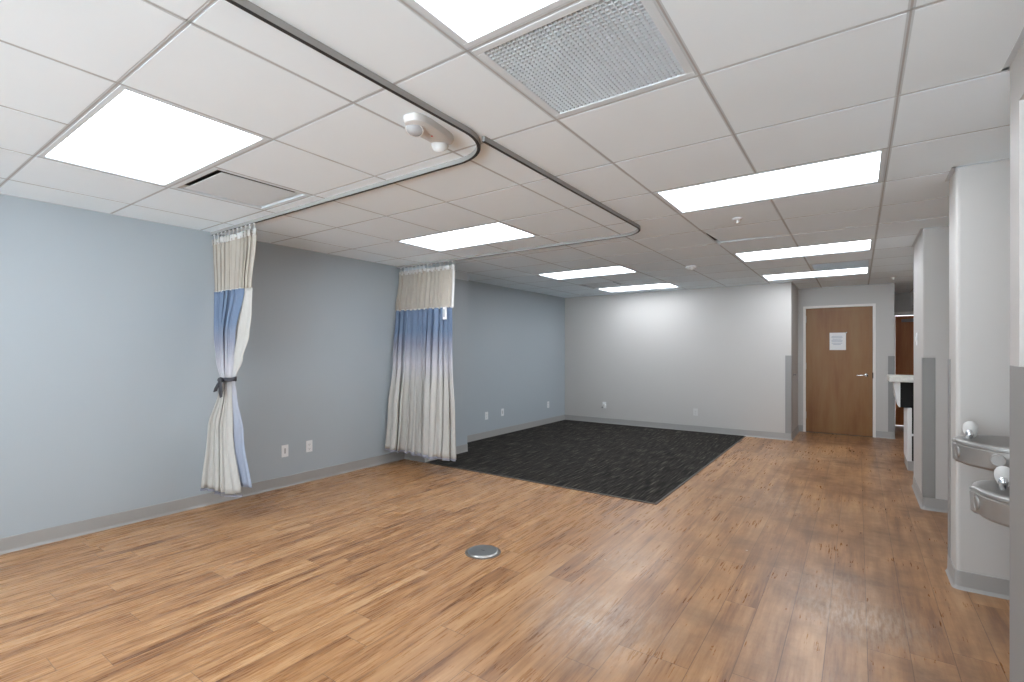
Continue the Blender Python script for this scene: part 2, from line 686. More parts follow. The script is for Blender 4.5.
for (i, j) in lights:
    owner[(i, j)] = owner[(i + 1, j)] = (i, j)
for i in range(-7, 5):
    for j in range(-7, 18):
        if (i - 1, j) in owner and owner.get((i - 1, j)) == owner.get((i, j)):
            continue             # a long light panel spans two cells
        y0, y1 = gy(j), gy(j + 1)
        if (i, j) == (-2, 6):
            y0, y1 = gy(j), gy(j) + .15
        strip(gx(i), max(y0, YR), gx(i), min(y1, YF))
for j in range(-6, 18):
    strip(XL, gy(j), 2.6, gy(j))
cg = obj('ceiling_grid', b, M['grid'], ceil)
obj('grid_slot', b2, M['grid_slot'], cg)
# the bent piece of runner at the slipped tile
b = bm_new()
box(b, -0.0075, 0, 0, 0.0075, 0.46, 0.002)
obj('bent_runner', b, M['grid'], ceil, loc=(gx(-2) - .004, gy(6) + .15, H + .002), rot=(-0.05, 0, -0.05))
b = bm_new()
box(b, XL - .1, YR - .1, H + .20, 2.7, YF + .1, H + .22)
obj('ceiling_deck', b, M['plenum'], ceil)


# wall angles along the edges of the ceiling
def angle(b, x0, y0, x1, y1):
    box(b, min(x0, x1), min(y0, y1), H - .002, max(x0, x1), max(y0, y1), H + .004)


b = bm_new()
t = .018
angle(b, XL, YR, XL + t, 4.18)
angle(b, XL2, 4.96, XL2 + t, YB)
angle(b, XL2, YB - t, -0.805, YB)
angle(b, -0.805, YB, -0.805 + t, YD)
angle(b, -0.805, YD - t, 0.45, YD)
angle(b, .45, YF - t, 2.6, YF)
angle(b, .45, YD, .45 + t, YF)
angle(b, XR - t, 5.33 - t, XR, 6.2)
angle(b, XR - t, 5.33 - t, 1.25, 5.33)
angle(b, XR - t, 3.66 - t, XR, 3.92)
angle(b, XR - t, 3.66 - t, .93, 3.66)
angle(b, XR - t, YR, XR, 2.5)
angle(b, XR - t, 2.47, .93, 2.47 + t)
struct('trim_3', b, M['grid'])

# ---------------------------------------------------------------- skirting
BH = 0.102


def skirting(name, path):
    """grey rubber cove base; the room is to the left of the path's direction"""
    b = bm_new()
    prof = [(0.0, 0), (-0.016, 0.0), (-0.011, 0.006), (-0.006, 0.018), (-0.005, BH - .003), (-0.003, BH), (0, BH)]
    sweep(b, path, prof)
    return struct(name, b, M['base'])


def arc_path(pts, r=0.03, n=5):
    """round the interior corners of a polyline"""
    out = [pts[0]]
    for a, c, d in zip(pts, pts[1:], pts[2:]):
        a, c, d = Vector(a), Vector(c), Vector(d)
        u, v = (a - c).normalized(), (d - c).normalized()
        p, q = c + u * r, c + v * r
        for k in range(n + 1):
            t_ = k / n
            pt = p * (1 - t_) ** 2 + c * 2 * t_ * (1 - t_) + q * t_ ** 2
            out.append((pt.x, pt.y))
    out.append(pts[-1])
    return out


skirting('baseboard_left', arc_path([(-4.19, 4.95), (-4.19, 4.19), (XL, 4.19), (XL, YR)], 0.004, 2))
skirting('baseboard_left_far', arc_path([(XL2, YB), (XL2, 4.96)], 0.004, 2))
skirting('baseboard_back', arc_path([(DX0 - .04, YD), (-0.805, YD), (-0.805, YB), (XL2, YB)], 0.004, 2))
skirting('baseboard_door', arc_path([(0.45, YF), (0.45, YD), (DX1 + .04, YD)], 0.004, 2))
skirting('baseboard_column_far', arc_path([(1.25, 5.33), (XR, 5.33), (XR, 6.2)], 0.02, 5))
skirting('baseboard_column_middle', arc_path([(0.93, 3.66), (XR, 3.66), (XR, 3.92)], 0.025, 5))
skirting('baseboard_right', arc_path([(XR, YR), (XR, 2.28)], 0.02, 5))

# ---------------------------------------------------------------- carpet
CX1, CY0 = -1.43, 4.185
b = bm_new()
prism(b, [(-4.175, CY0), (CX1, CY0), (CX1, YB - .012), (XL2 + .012, YB - .012), (XL2 + .012, 4.97), (-4.175, 4.97)], 0.0, 0.007)
cp = obj('carpet', b, M['carpet'])
tag(cp, 'charcoal streaked carpet laid over the wood floor before the far wall', 'carpet')
b = bm_new()
box(b, -4.175, CY0 - .018, 0, CX1 + .018, CY0, 0.008)
box(b, CX1, CY0, 0, CX1 + .018, YB - .018, 0.008)
obj('edge_strip', b, M['dark_edge'], cp, bevel=0.003)


# ---------------------------------------------------------------- door 1
def dloc(bm_, name, m, parent, **kw):
    return obj(name, bm_, m, parent, **kw)


b = bx(DX0 + .001, YD + .004, 0.008, DX1 - .001, YD + .055, DH - .001)
door = obj('door_1', b, M['door'], bevel=0.002)
door['kind'] = 'structure'
b = bm_new()
fw = .036
box(b, DX0 - fw, YD - .012, 0, DX0, YD + .01, DH + fw)
box(b, DX1, YD - .012, 0, DX1 + fw, YD + .01, DH + fw)
box(b, DX0, YD - .012, DH, DX1, YD + .01, DH + fw)
obj('door_frame', b, M['frame'], door, bevel=0.003)
for z in (0.22, 1.02, 1.78):
    b = bm_new()
    lathe(b, [(0.007, 0), (0.007, 0.11)], 10)
    obj('hinge', b, M['steel'], door, smooth=True, loc=(DX0 + .002, YD + .008, z))
b = bm_new()
lathe(b, [(0.027, 0), (0.027, 0.006), (0.024, 0.010), (0.011, 0.012), (0.010, 0.045), (0.006, 0.05)], 20,
      Matrix.Rotation(PI / 2, 4, 'X'))
ro = obj('lever_handle', b, M['chrome'], door, smooth=True, loc=(0.105, YD + .004, 0.945))
b = bm_new()
tube(b, [(0.004, -0.044, 0), (-0.02, -0.05, 0.001), (-0.06, -0.052, 0.0), (-0.105, -0.047, -0.006), (-0.122, -0.042, -0.008)], 0.009, 10)
obj('lever', b, M['chrome'], ro, smooth=True)
obj('strike_plate', bx(DX1 - .006, YD - .013, 0.90, DX1 + .006, YD + .004, 0.99), M['slot'], door)
obj('threshold', bx(DX0, YD - .004, 0, DX1, YD + .06, 0.007), M['dark_edge'], door)

# notice taped to the door
n_ = thing('paper_notice', 'white printed paper notice taped to the brown door', 'notice', (-0.262, YD + .0035, 1.335))
obj('sheet', bx(-0.108, -0.0015, 0, 0.108, 0, 0.275), M['paper'], n_)
b = bm_new()
for k, (z, w_) in enumerate([(0.215, .07), (0.195, .075), (0.17, .06), (0.15, .075), (0.13, .07), (0.105, .072), (0.085, .05)]):
    box(b, -0.01 - w_, -0.0022, z, -0.01 + w_, -0.0015, z + .006)
obj('printed_lines', b, M['ink'], n_)
b = bm_new()
lathe(b, [(0.013, 0), (0.013, .004), (0.009, .009), (0.003, 0.012)], 14, Matrix.Rotation(PI / 2, 4, 'X'))
obj('push_pin', b, M['chrome'], n_, smooth=True, loc=(0.112, 0, 0.272))

# door 2, down the passage
b = bx(0.548, YF + .012, 0.008, 1.46, YF + .055, 1.94)
door2 = obj('door_2', b, M['door_red'], bevel=0.002)
door2['kind'] = 'structure'
b = bm_new()
box(b, 0.505, YF - .012, 0, 0.545, YF + .01, 2.01)
box(b, 1.465, YF - .012, 0, 1.505, YF + .01, 2.01)
box(b, 0.545, YF - .012, 1.945, 1.465, YF + .01, 2.01)
obj('door_frame', b, M['frame'], door2, bevel=0.003)
b = bm_new()
box(b, 0.63, YF - .035, 1.83, 0.90, YF + .012, 1.88)
obj('door_closer', b, M['guard'], door2, bevel=0.006)
b = bm_new()
tube(b, [(0.70, YF - .02, 1.875), (0.86, YF - .14, 1.89), (1.05, YF - .01, 1.91)], 0.007, 6)
obj('closer_arm', b, M['guard'], door2)


# ---------------------------------------------------------------- corner guards
def guard(loc, sx, sy, h, label, wx=.078, wy=.078, z0=BH):
    """angle guard: legs run from the corner towards +/-X and +/-Y; the wall is inside the angle"""
    b = bm_new()
    t_ = .004
    ox, oy = -sx * t_, -sy * t_
    pts = [(ox, oy), (sx * wx, oy), (sx * wx, 0), (0, 0), (0, sy * wy), (ox, sy * wy)]
    if sx * sy < 0:
        pts = pts[::-1]
    prism(b, pts, 0, h - z0)
    o = obj('corner_guard', b, M['guard'], bevel=0.0015, loc=(loc[0], loc[1], z0))
    tag(o, label, 'corner guard', 'grey corner guards')
    return o


guard((-0.805, YB), -1, 1, 1.253, 'grey vinyl corner guard where the long pale far wall ends beside the door')
guard((0.45, YD), -1, 1, 1.245, 'grey corner guard right of the brown door, in front of the passage')
guard((XR, 5.33), 1, 1, 1.262, 'grey corner guard on the front corner of the far right column')
guard((XR, 3.92), 1, -1, 1.270, 'grey corner guard on the back edge of the column behind the drinking fountains')
b = bx(XR - .004, 2.34, BH, XR, 2.45, 1.266)
box(b, XR - .016, 1.2, BH, XR, 2.35, 1.266)
o = centre(obj('wall_guard', b, M['guard'], bevel=.001))
tag(o, 'wide grey vinyl guard on the near right wall at the picture edge', 'wall guard')


# ---------------------------------------------------------------- ceiling lights
def make_light(loc, label):
    L, W = 2 * G, G
    t_ = thing('ceiling_light', label, 'ceiling light', loc, 0, 'recessed ceiling light panels')
    b = bm_new()
    a, c = .010, .034            # outer and inner edge of the frame
    for (x0, y0, x1, y1) in ((a, a, L - a, c), (a, W - c, L - a, W - a), (a, c, c, W - c), (L - c, c, L - a, W - c)):
        box(b, x0, y0, -.0005, x1, y1, .016)
    obj('frame', b, M['ceiling_metal'], t_, bevel=0.002)
    b = bm_new()
    box(b, c, c, .012, L - c, W - c, .016)
    obj('diffuser', b, M['lamp'], t_)
    b = bm_new()
    box(b, a, a, .02, L - a, W - a, .09)
    obj('housing', b, M['ceiling_metal'], t_)
    return t_


lab = ['ceiling light panel nearest the blue wall, beside the vent with a dark slot',
       'ceiling light panel cut by the top edge beside the egg-crate grille',
       'ceiling light panel above the space between the two curtain track loops',
       'wide ceiling light panel nearest on the right, before the sprinkler head',
       'ceiling light panel over the front of the carpet, just past the second track',
       'middle one of the three light panels in the right-hand row',
       'farthest ceiling light panel above the carpet, close to the far wall',
       'farthest light panel of the right-hand row, in front of the door',
       'ceiling light panel behind the viewpoint near the blue wall',
       'ceiling light panel behind the viewpoint on the right',
       'unseen ceiling light panel added above the reception counter']
first = None
for (i, j), lb in zip(lights, lab):
    loc = (gx(i), gy(j), H)
    if first is None:
        first = make_light(loc, lb)
    else:
        dup(first, loc, label=lb)


# ---------------------------------------------------------------- egg-crate return grille
t_ = thing('return_grille', 'large square egg-crate air return grille in the ceiling beside a light panel', 'air vent', (gx(-2), gy(1), H))
b = bm_new()
a, c = .010, .040
for (x0, y0, x1, y1) in ((a, a, G - a, c), (a, G - c, G - a, G - a), (a, c, c, G - c), (G - c, c, G - a, G - c)):
    box(b, x0, y0, -.001, x1, y1, .016)
obj('frame', b, M['ceiling_metal'], t_, bevel=0.003)
b = bm_new()
N = 30
p = (G - 2 * c) / N
for k in range(1, N):
    q = c + p * k
    box(b, q - .0018, c, .002, q + .0018, G - c, .012)
    box(b, c, q - .0018, .002, G - c, q + .0018, .012)
obj('egg_crate_core', b, M['ceiling_metal'], t_)
obj('duct_box', bx(a, a, .035, G - a, G - a, .15), M['guard'], t_)


# ---------------------------------------------------------------- plaque supply vents
def make_vent(loc, label):
    t_ = thing('supply_vent', label, 'air vent', loc, 0, 'square plaque air vents')
    b = bm_new()
    a, c = .010, .035
    for (x0, y0, x1, y1) in ((a, a, G - a, c), (a, G - c, G - a, G - a), (a, c, c, G - c), (G - c, c, G - a, G - c)):
        box(b, x0, y0, 0, x1, y1, .012)
    obj('frame', b, M['ceiling_metal'], t_, bevel=0.002)
    # sloping back pan with a dark neck
    b = bm_new()
    o1 = [(c, c, .012), (G - c, c, .012), (G - c, G - c, .012), (c, G - c, .012)]
    o2 = [(.055, .055, .028), (G - .055, .055, .028), (G - .055, G - .055, .028), (.055, G - .055, .028)]
    A = [b.verts.new(q) for q in o1]
    B = [b.verts.new(q) for q in o2]
    for k in range(4):
        b.faces.new((A[k], A[(k + 1) % 4], B[(k + 1) % 4], B[k]))
    pan = obj('back_pan', b, M['ceiling_metal'], t_)
    s = pan.modifiers.new('thick', 'SOLIDIFY')
    s.thickness = .002
    s.offset = 0
    obj('neck', bx(.05, .05, .0305, G - .05, G - .05, .15), M['slot'], t_)
    obj('plaque', bx(.072, .072, .003, G - .072, G - .072, .008), M['ceiling_metal'], t_, bevel=.003)
    return t_


v1 = make_vent((gx(-6), gy(1), H), 'square ceiling air vent with a dark slot, next to the left light panel')
dup(v1, (gx(-6), gy(10), H), label='small far ceiling air vent between the two farthest panels above the carpet')
# louvred vent between the last two panels of the right-hand row
t_ = thing('louvre_vent', 'grey louvred ceiling vent between the two farthest lights of the right row', 'air vent', (gx(-1), gy(10), H))
b = bm_new()
a, c = .010, .03
for (x0, y0, x1, y1) in ((a, a, G - a, c), (a, G - c, G - a, G - a), (a, c, c, G - c), (G - c, c, G - a, G - c)):
    box(b, x0, y0, 0, x1, y1, .012)
obj('frame', b, M['ceiling_metal'], t_, bevel=0.002)
b = bm_new()
for k in range(18):
    y = c + .004 + (G - 2 * c) / 18 * k
    v = box(b, c, y, .002, G - c, y + .003, .02)
obj('louvre_blade', b, M['grid'], t_)
obj('duct_box', bx(a, a, .03, G - a, G - a, .14), M['slot'], t_)


# ---------------------------------------------------------------- sprinklers and detector
def sprinkler(x, y, label, r=.036):
    t_ = thing('sprinkler_head', label, 'sprinkler', (x, y, H), 0, 'ceiling sprinkler heads')
    b = bm_new()
    lathe(b, [(r * .55, -.012), (r * .8, -.010), (r, -.002), (r, .001)], 24)
    obj('escutcheon', b, M['white_plastic'], t_, smooth=True)
    b = bm_new()
    lathe(b, [(.004, -.034), (.009, -.032), (.010, -.02), (.010, -.010)], 12)
    obj('body', b, M['white_metal'], t_, smooth=True)
    b = bm_new()
    lathe(b, [(.017, -.038), (.019, -.036), (.019, -.034), (.004, -.033)], 16)
    obj('deflector', b, M['white_metal'], t_, smooth=True)
    return t_


sprinkler(-0.758, 4.10, 'white sprinkler head just beyond the wide right light panel')
sprinkler(0.40, 8.55, 'small sprinkler head near the ceiling edge right of the brown door')
t_ = thing('ceiling_sensor', 'round white ceiling sensor with tilted lens, left of the slipped tile', 'sensor', (-1.64, 6.08, H))
b = bm_new()
lathe(b, [(.045, -.03), (.055, -.026), (.06, -.010), (.06, .001)], 28)
obj('base', b, M['white_plastic'], t_, smooth=True)
b = bm_new()
lathe(b, [(.001, -.05), (.020, -.047), (.034, -.036), (.038, -.024)], 24)
obj('lens', b, M['white_plastic'], t_, smooth=True)


# ---------------------------------------------------------------- twin-head emergency lights
def emergency(name, label, loc, rot):
    """local frame: mounted under z = 0, long axis along Y"""
    t_ = thing(name, label, 'emergency light', loc)
    t_.rotation_euler = rot
    b = bm_new()

    def oval(sx, sy, z):
        vs = []
        for k in range(36):
            a_ = 2 * PI * k / 36
            ca, sa = math.cos(a_), math.sin(a_)
            e = 0.62
            vs.append(b.verts.new((sx * math.copysign(abs(ca) ** e, ca), sy * math.copysign(abs(sa) ** e, sa), z)))
        return vs
    rings = [oval(.060, .150, 0), oval(.060, .150, -.016), oval(.055, .144, -.028), oval(.040, .128, -.034)]
    for A, B in zip(rings, rings[1:]):
        for k in range(36):
            b.faces.new((A[k], A[(k + 1) % 36], B[(k + 1) % 36], B[k]))
    b.faces.new(rings[0])
    b.faces.new(rings[-1])
    obj('body', b, M['unit_plastic'], t_, smooth=True)
    for s in (-1, 1):
        dr = Vector((0.15, -0.45, -1)).normalized() if s < 0 else Vector((-0.5, 0.9, -0.55)).normalized()
        q = Vector((0, 0, -1)).rotation_difference(dr).to_matrix().to_4x4()
        mt = Matrix.Translation(Vector((-0.018, -.085 if s < 0 else .105, -.032))) @ q
        b = bm_new()
        lathe(b, [(.022, .020), (.036, .010), (.041, -.004), (.041, -.012), (.037, -.0125)][::-1], 28, mt)
        h_ = obj('lamp_head', b, M['unit_plastic'], t_, smooth=True)
        b = bm_new()
        lathe(b, [(.002, -.028), (.018, -.025), (.030, -.018), (.036, -.0125)], 24, mt)
        obj('lamp_lens', b, M['lens'], h_, smooth=True)
    b = bm_new()
    lathe(b, [(.0045, -.037), (.0045, -.032)], 10, Matrix.Translation((.004, .012, 0)))
    obj('red_indicator', b, M['red'], t_)
    b = bm_new()
    lathe(b, [(.003, -.036), (.003, -.032)], 10, Matrix.Translation((.004, -.010, 0)))
    obj('test_button', b, M['grey_plastic'], t_)
    return t_


emergency('emergency_light', 'white twin-head emergency light on the ceiling inside the curtain track bend', (-1.60, 1.625, H), (0, 0, 0.14))
emergency('emergency_light', 'small pale twin-head emergency light high on the passage wall above the reddish door',
          (0.76, YF, 2.22), (-PI / 2, 0, PI / 2))


# ---------------------------------------------------------------- curtain tracks
def rounded(pts, r, n=12):
    out = [pts[0]]
    for a, c, d in zip(pts, pts[1:], pts[2:]):
        a, c, d = Vector(a), Vector(c), Vector(d)
        u, v = (a - c).normalized(), (d - c).normalized()
        ctr = c + u * r + v * r
        a0 = math.atan2((c + u * r - ctr).y, (c + u * r - ctr).x)
        a1 = math.atan2((c + v * r - ctr).y, (c + v * r - ctr).x)
        dlt = (a1 - a0 + PI) % (2 * PI) - PI
        for k in range(n + 1):
            g = a0 + dlt * k / n
            out.append((ctr.x + r * math.cos(g), ctr.y + r * math.sin(g)))
    out.append(pts[-1])
    return out


def track(label, pts, r=.27):
    P = rounded(pts, r)
    b = bm_new()
    sweep(b, P, [(-.0095, H), (-.0095, H - .024), (.0095, H - .024), (.0095, H)])
    o = obj('curtain_track', b, M['alu'])
    tag(o, label, 'curtain track', 'ceiling curtain tracks')
    b = bm_new()
    sweep(b, P, [(-.0075, H - .0238), (-.0075, H - .0252), (.0075, H - .0252), (.0075, H - .0238)])
    obj('runner_slot', b, M['slot'], o)
    return o


TX = -1.462
track('nearer metal curtain track bending across the ceiling to the tied curtain', [(TX, YR + .01), (TX, 1.985), (XL + .005, 1.985)])
track('farther metal curtain track that starts at the bend and leads to the hanging curtain', [(TX + .006, 1.836), (TX + .006, 4.075), (XL + .005, 4.075)], .24)


# ---------------------------------------------------------------- curtains
def interp(tab, z):
    tab = sorted(tab)
    if z <= tab[0][0]:
        return tab[0][1:]
    for a, c in zip(tab, tab[1:]):
        if z <= c[0]:
            f = (z - a[0]) / (c[0] - a[0])
            f = f * f * (3 - 2 * f)
            return tuple(p_ + (q_ - p_) * f for p_, q_ in zip(a[1:], c[1:]))
    return tab[-1][1:]


def fold_sheet(name, m, parent, tab, z0, z1, pleats, u0=0.0, u1=1.0, seed=1, dy=0.0, amp=1.0, nu=160, nz=40, droop=None, th=.0018):
    """tab rows: (z, x_left, x_right, y, fold_depth)"""
    rnd = random.Random(seed)
    ph = [rnd.uniform(0, 6.28) for _ in range(6)]
    b = bm_new()
    grid = []
    for j in range(nz + 1):
        row = []
        for i in range(nu + 1):
            s = i / nu
            u = u0 + (u1 - u0) * s
            zlow = z0 + (droop(u) if droop else 0)
            z = zlow + (z1 - zlow) * j / nz
            L, R, Y, A = interp(tab, z)
            w1 = 2 * PI * pleats * u
            wob = u + 0.010 * math.sin(2 * PI * 2.3 * u + ph[0] + z * 1.3) + 0.006 * math.sin(2 * PI * 5.1 * u + ph[1] - z)
            X = L + (R - L) * wob + 0.42 * A * math.sin(2 * w1 + ph[2])
            am = A * amp * (0.62 + 0.38 * math.sin(2 * PI * 1.7 * u + ph[3] + .7 * z))
            sn = math.sin(w1 + 0.9 * math.sin(2 * PI * 1.3 * u + ph[4]))
            y = Y + dy + am * (abs(sn) ** .75) * math.copysign(1, sn) + 0.25 * am * math.sin(2.7 * w1 + ph[5] + 1.1 * z)
            row.append(b.verts.new((X, y, z)))
        grid.append(row)
    for j in range(nz):
        for i in range(nu):
            b.faces.new((grid[j][i], grid[j][i + 1], grid[j + 1][i + 1], grid[j + 1][i]))
    me = bpy.data.meshes.new(name)
    b.to_mesh(me)
    b.free()
    o = bpy.data.objects.new(name, me)
    COL.objects.link(o)
    me.materials.append(m)
    for p_ in me.polygons:
        p_.use_smooth = True
    sd = o.modifiers.new('thick', 'SOLIDIFY')
    sd.thickness = th
    o.parent = parent
    return o


def hooks(parent, x0, x1, n, y, ztop):
    for k in range(n):
        x = x0 + (x1 - x0) * k / (n - 1)
        b = bm_new()
        tube(b, [(x, y, H - .027), (x + .002, y, H - .045), (x, y, ztop + .004), (x + .003, y + .004, ztop - .014)], 0.003, 6)
        box(b, x - .008, y - .006, H - .034, x + .008, y + .006, H - .0255)
        obj('hook', b, M['white_plastic'], parent)


# -- tied-back curtain
c1 = thing('privacy_curtain', 'blue and cream curtain tied back with a dark sash against the blue wall', 'curtain', (0, 0, 0), 0, 'hospital privacy curtains')
T1 = [(2.30, -4.520, -3.815, 1.985, .020), (2.20, -4.520, -3.815, 1.985, .020), (1.83, -4.480, -3.868, 1.98, .022),
      (1.45, -4.405, -3.885, 1.97, .024), (1.20, -4.41, -3.99, 1.95, .022), (1.085, -4.37, -4.045, 1.935, .018), (0.98, -4.37, -4.05, 1.93, .019),
      (0.68, -4.42, -3.90, 1.92, .028), (0.10, -4.44, -3.70, 1.90, .042)]
ZT = 2.262
fold_sheet('mesh_header', M['beige_mesh'], c1, T1, 1.815, ZT - .02, 11, seed=3, amp=.55)
fold_sheet('top_band', M['band'], c1, T1, ZT - .04, ZT + .008, 11, seed=3, nz=3, amp=1.1, th=.008)
fold_sheet('seam_band', M['band'], c1, T1, 1.806, 1.824, 11, u1=.76, seed=3, nz=2, amp=.62, th=.005)
TF = [(2.3, -4.500, -3.985, 1.985, .018), (1.82, -4.482, -3.985, 1.97, .022), (1.45, -4.415, -4.09, 1.95, .026), (1.25, -4.35, -4.09, 1.94, .024),
      (1.085, -4.262, -4.105, 1.93, .016), (1.0, -4.27, -4.09, 1.925, .020), (0.68, -4.39, -4.06, 1.91, .040), (0.15, -4.395, -3.885, 1.885, .062)]
TV = [(2.3, -4.01, -3.868, 1.985, .012), (1.82, -4.01, -3.868, 1.985, .012), (1.6, -4.07, -3.872, 1.98, .014), (1.45, -4.13, -3.895, 1.975, .014), (1.25, -4.15, -3.96, 1.955, .014),
      (1.085, -4.14, -4.055, 1.94, .010), (0.98, -4.13, -4.02, 1.94, .010), (0.68, -4.10, -3.905, 1.935, .010), (0.15, -4.02, -3.735, 1.925, .012)]
dr = lambda u: 0.035 * u + 0.014 * math.sin(13 * u)
fold_sheet('drape', M['drape'], c1, TF, 0.195, 1.815, 7, seed=4, droop=dr, amp=1.1, nu=200)
fold_sheet('drape_reverse', M['drape_reverse'], c1, TV, 0.25, 1.815, 2, seed=5, droop=lambda u: .03 * u, nu=60)
fold_sheet('hem', M['hem'], c1, TF, 0.175, 0.200, 7, seed=4, droop=dr, nz=2, amp=1.13, th=.004, nu=200)
hooks(c1, -4.50, -3.84, 11, 1.985, ZT)
# sash: a loop round the waist and two tails
b = bm_new()
N = 28
ring0, ring1 = [], []
for k in range(N):
    a_ = 2 * PI * k / N
    x = -4.160 + .118 * math.cos(a_)
    y = 1.932 + .046 * math.sin(a_)
    zc = 1.085 + .012 * math.cos(a_) + .004 * math.sin(3 * a_)
    ring0.append(b.verts.new((x, y, zc - .016)))
    ring1.append(b.verts.new((x, y, zc + .016)))
for k in range(N):
    b.faces.new((ring0[k], ring0[(k + 1) % N], ring1[(k + 1) % N], ring1[k]))
sash = obj('sash', b, M['sash'], c1, smooth=True)
sd = sash.modifiers.new('thick', 'SOLIDIFY')
sd.thickness = .006
for (pts) in ([(-4.14, 1.088, .018), (-4.165, 1.06, .026), (-4.185, 1.025, .030), (-4.195, .995, .026)],
              [(-4.13, 1.088, .018), (-4.132, 1.045, .026), (-4.115, .995, .028), (-4.095, .955, .014)]):
    b = bm_new()
    A, B = [], []
    for k, (x, z, w_) in enumerate(pts):
        A.append(b.verts.new((x - w_, 1.876 - .006 * k, z - .006)))
        B.append(b.verts.new((x + w_, 1.868 - .003 * k, z + .004)))
    for k in range(len(pts) - 1):
        b.faces.new((A[k], B[k], B[k + 1], A[k + 1]))
    tl = obj('sash_tail', b, M['sash'], sash, smooth=True)
    sd = tl.modifiers.new('thick', 'SOLIDIFY')
    sd.thickness = .006
b = bm_new()
lathe(b, [(.004, -.022), (.018, -.016), (.025, 0), (.018, .016), (.004, .022)], 14, Matrix.Translation((-4.14, 1.872, 1.088)))
obj('sash_knot', b, M['sash'], sash, smooth=True)

# -- curtain hanging free before the pilaster
c2 = thing('privacy_curtain', 'blue-topped cream curtain hanging loose beside the carpet corner', 'curtain', (0, 0, 0), 0, 'hospital privacy curtains')
T2 = [(2.30, -4.510, -3.635, 4.072, .020), (2.20, -4.512, -3.635, 4.072, .020), (1.80, -4.525, -3.610, 4.03, .024),
      (1.2, -4.515, -3.57, 3.985, .036), (0.6, -4.51, -3.49, 3.93, .066), (0.10, -4.50, -3.44, 3.88, .078)]
fold_sheet('mesh_header', M['beige_mesh'], c2, T2, 1.80, ZT - .02, 13, seed=12, amp=.55)
fold_sheet('side_hem', M['band'], c2, T2, 1.80, ZT - .02, 13, u0=.972, u1=1.002, seed=12, amp=.7, nu=8)
fold_sheet('top_band', M['band'], c2, T2, ZT - .04, ZT + .008, 13, seed=12, nz=3, amp=1.1, th=.008)
fold_sheet('seam_band', M['band'], c2, T2, 1.792, 1.810, 13, seed=12, nz=2, amp=.62, th=.005)
dr2 = lambda u: 0.012 * math.sin(9 * u) + .006 * math.sin(41 * u) - .005 * u
fold_sheet('drape', M['drape'], c2, T2, 0.185, 1.80, 12, seed=14, droop=dr2, nu=260, amp=1.0)
fold_sheet('hem', M['hem'], c2, T2, 0.165, 0.190, 12, seed=14, droop=dr2, nz=2, nu=260, amp=1.03, th=.004)
hooks(c2, -4.49, -3.66, 14, 4.075, ZT)
b = bm_new()
box(b, -3.725, 3.985, 1.665, -3.668, 3.989, 1.80)
tg = obj('care_tag', b, M['paper'], c2, bevel=.001)
b = bm_new()
box(b, -3.716, 3.9835, 1.69, -3.70, 3.985, 1.775)
obj('tag_print', b, M['ink'], tg)


# ---------------------------------------------------------------- wall plates
def outlet(label, loc, rz, kind='duplex', group='wall outlets'):
    """local: plate in the XZ plane facing -Y, origin at its bottom centre"""
    t_ = thing('wall_outlet', label, 'outlet', loc, rz, group)
    obj('cover_plate', bx(-.0355, -.005, 0, .0355, 0, .116), M['unit_plastic'] if kind == 'pale' else M['white_plastic'], t_, bevel=.002)
    if kind in ('duplex', 'pale'):
        for z in (.030, .072):
            b = bm_new()
            box(b, -.016, -.0065, z - .012 + .004, .016, -.005, z + .018)
            s_ = obj('socket', b, M['unit_plastic'] if kind == 'pale' else M['white_plastic'], t_, bevel=.001)
            b = bm_new()
            box(b, -.008, -.0072, z, -.006, -.0064, z + .010)
            box(b, .006, -.0072, z, .008, -.0064, z + .010)
            box(b, -.002, -.0072, z - .006, .002, -.0064, z - .002)
            obj('socket_slots', b, M['slot'], s_)
    elif kind == 'data':
        b = bm_new()
        box(b, -.008, -.0068, .034, .008, -.005, .084)
        s_ = obj('data_jack', b, M['grey_plastic'], t_)
    return t_


R90 = PI / 2                      # facing +X: local -Y -> +X
outlet('white data plate on the blue wall, left of its neighbour outlet by the curtains', (XL, 2.648, .290), R90, 'data')
outlet('white double outlet on the blue wall, right of the plain plate between the curtains', (XL, 2.907, .296), R90)
outlet('white outlet above the carpet, the one nearest the pilaster', (XL2, 5.88, .282), R90)
outlet('white plate above the carpet, second from the pilaster', (XL2, 6.287, .293), R90, 'data')
outlet('white plate on the blue wall close to the far corner', (XL2, 7.69, .290), R90)
outlet('pale outlet low on the far grey wall, above the carpet right part', (-2.172, YB, .263), 0, 'pale')
t_ = outlet('round pale wall fitting with dark plug low on the far grey wall', (-3.78, YB, .278), 0, 'plug')
b = bm_new()
lathe(b, [(.030, 0), (.034, .01), (.034, .035), (.028, .045)], 20, Matrix.Translation((0, 0, .045)) @ Matrix.Rotation(PI / 2, 4, 'X'))
obj('plug_cover', b, M['unit_plastic'], t_, smooth=True)
b = bm_new()
lathe(b, [(.016, 0), (.016, .07), (.010, .075)], 16, Matrix.Translation((-.012, 0, .022)) @ Matrix.Rotation(PI / 2, 4, 'X'))
obj('plug', b, M['guard'], t_, smooth=True)

# small dark knob on the short return wall
b = bm_new()
lathe(b, [(.018, 0), (.018, .006), (.008, .010), (.008, .020), (.015, .026), (.012, .034)], 18, Matrix.Rotation(PI / 2, 4, 'Y'))
o = obj('wall_bumper', b, M['guard'], smooth=True, loc=(-0.805, 8.61, .961))
tag(o, 'small dark round bumper on the short wall left of the brown door', 'bumper')

# light switch on the side of the far column
t_ = thing('light_switch', 'pale light switch on the narrow side of the far right column', 'switch', (XR, 5.83, 1.37), -PI / 2)
obj('cover_plate', bx(-.0355, -.005, 0, .0355, 0, .116), M['white_plastic'], t_, bevel=.002)
obj('toggle', bx(-.012, -.012, .035, .012, -.005, .080), M['white_plastic'], t_, bevel=.002)

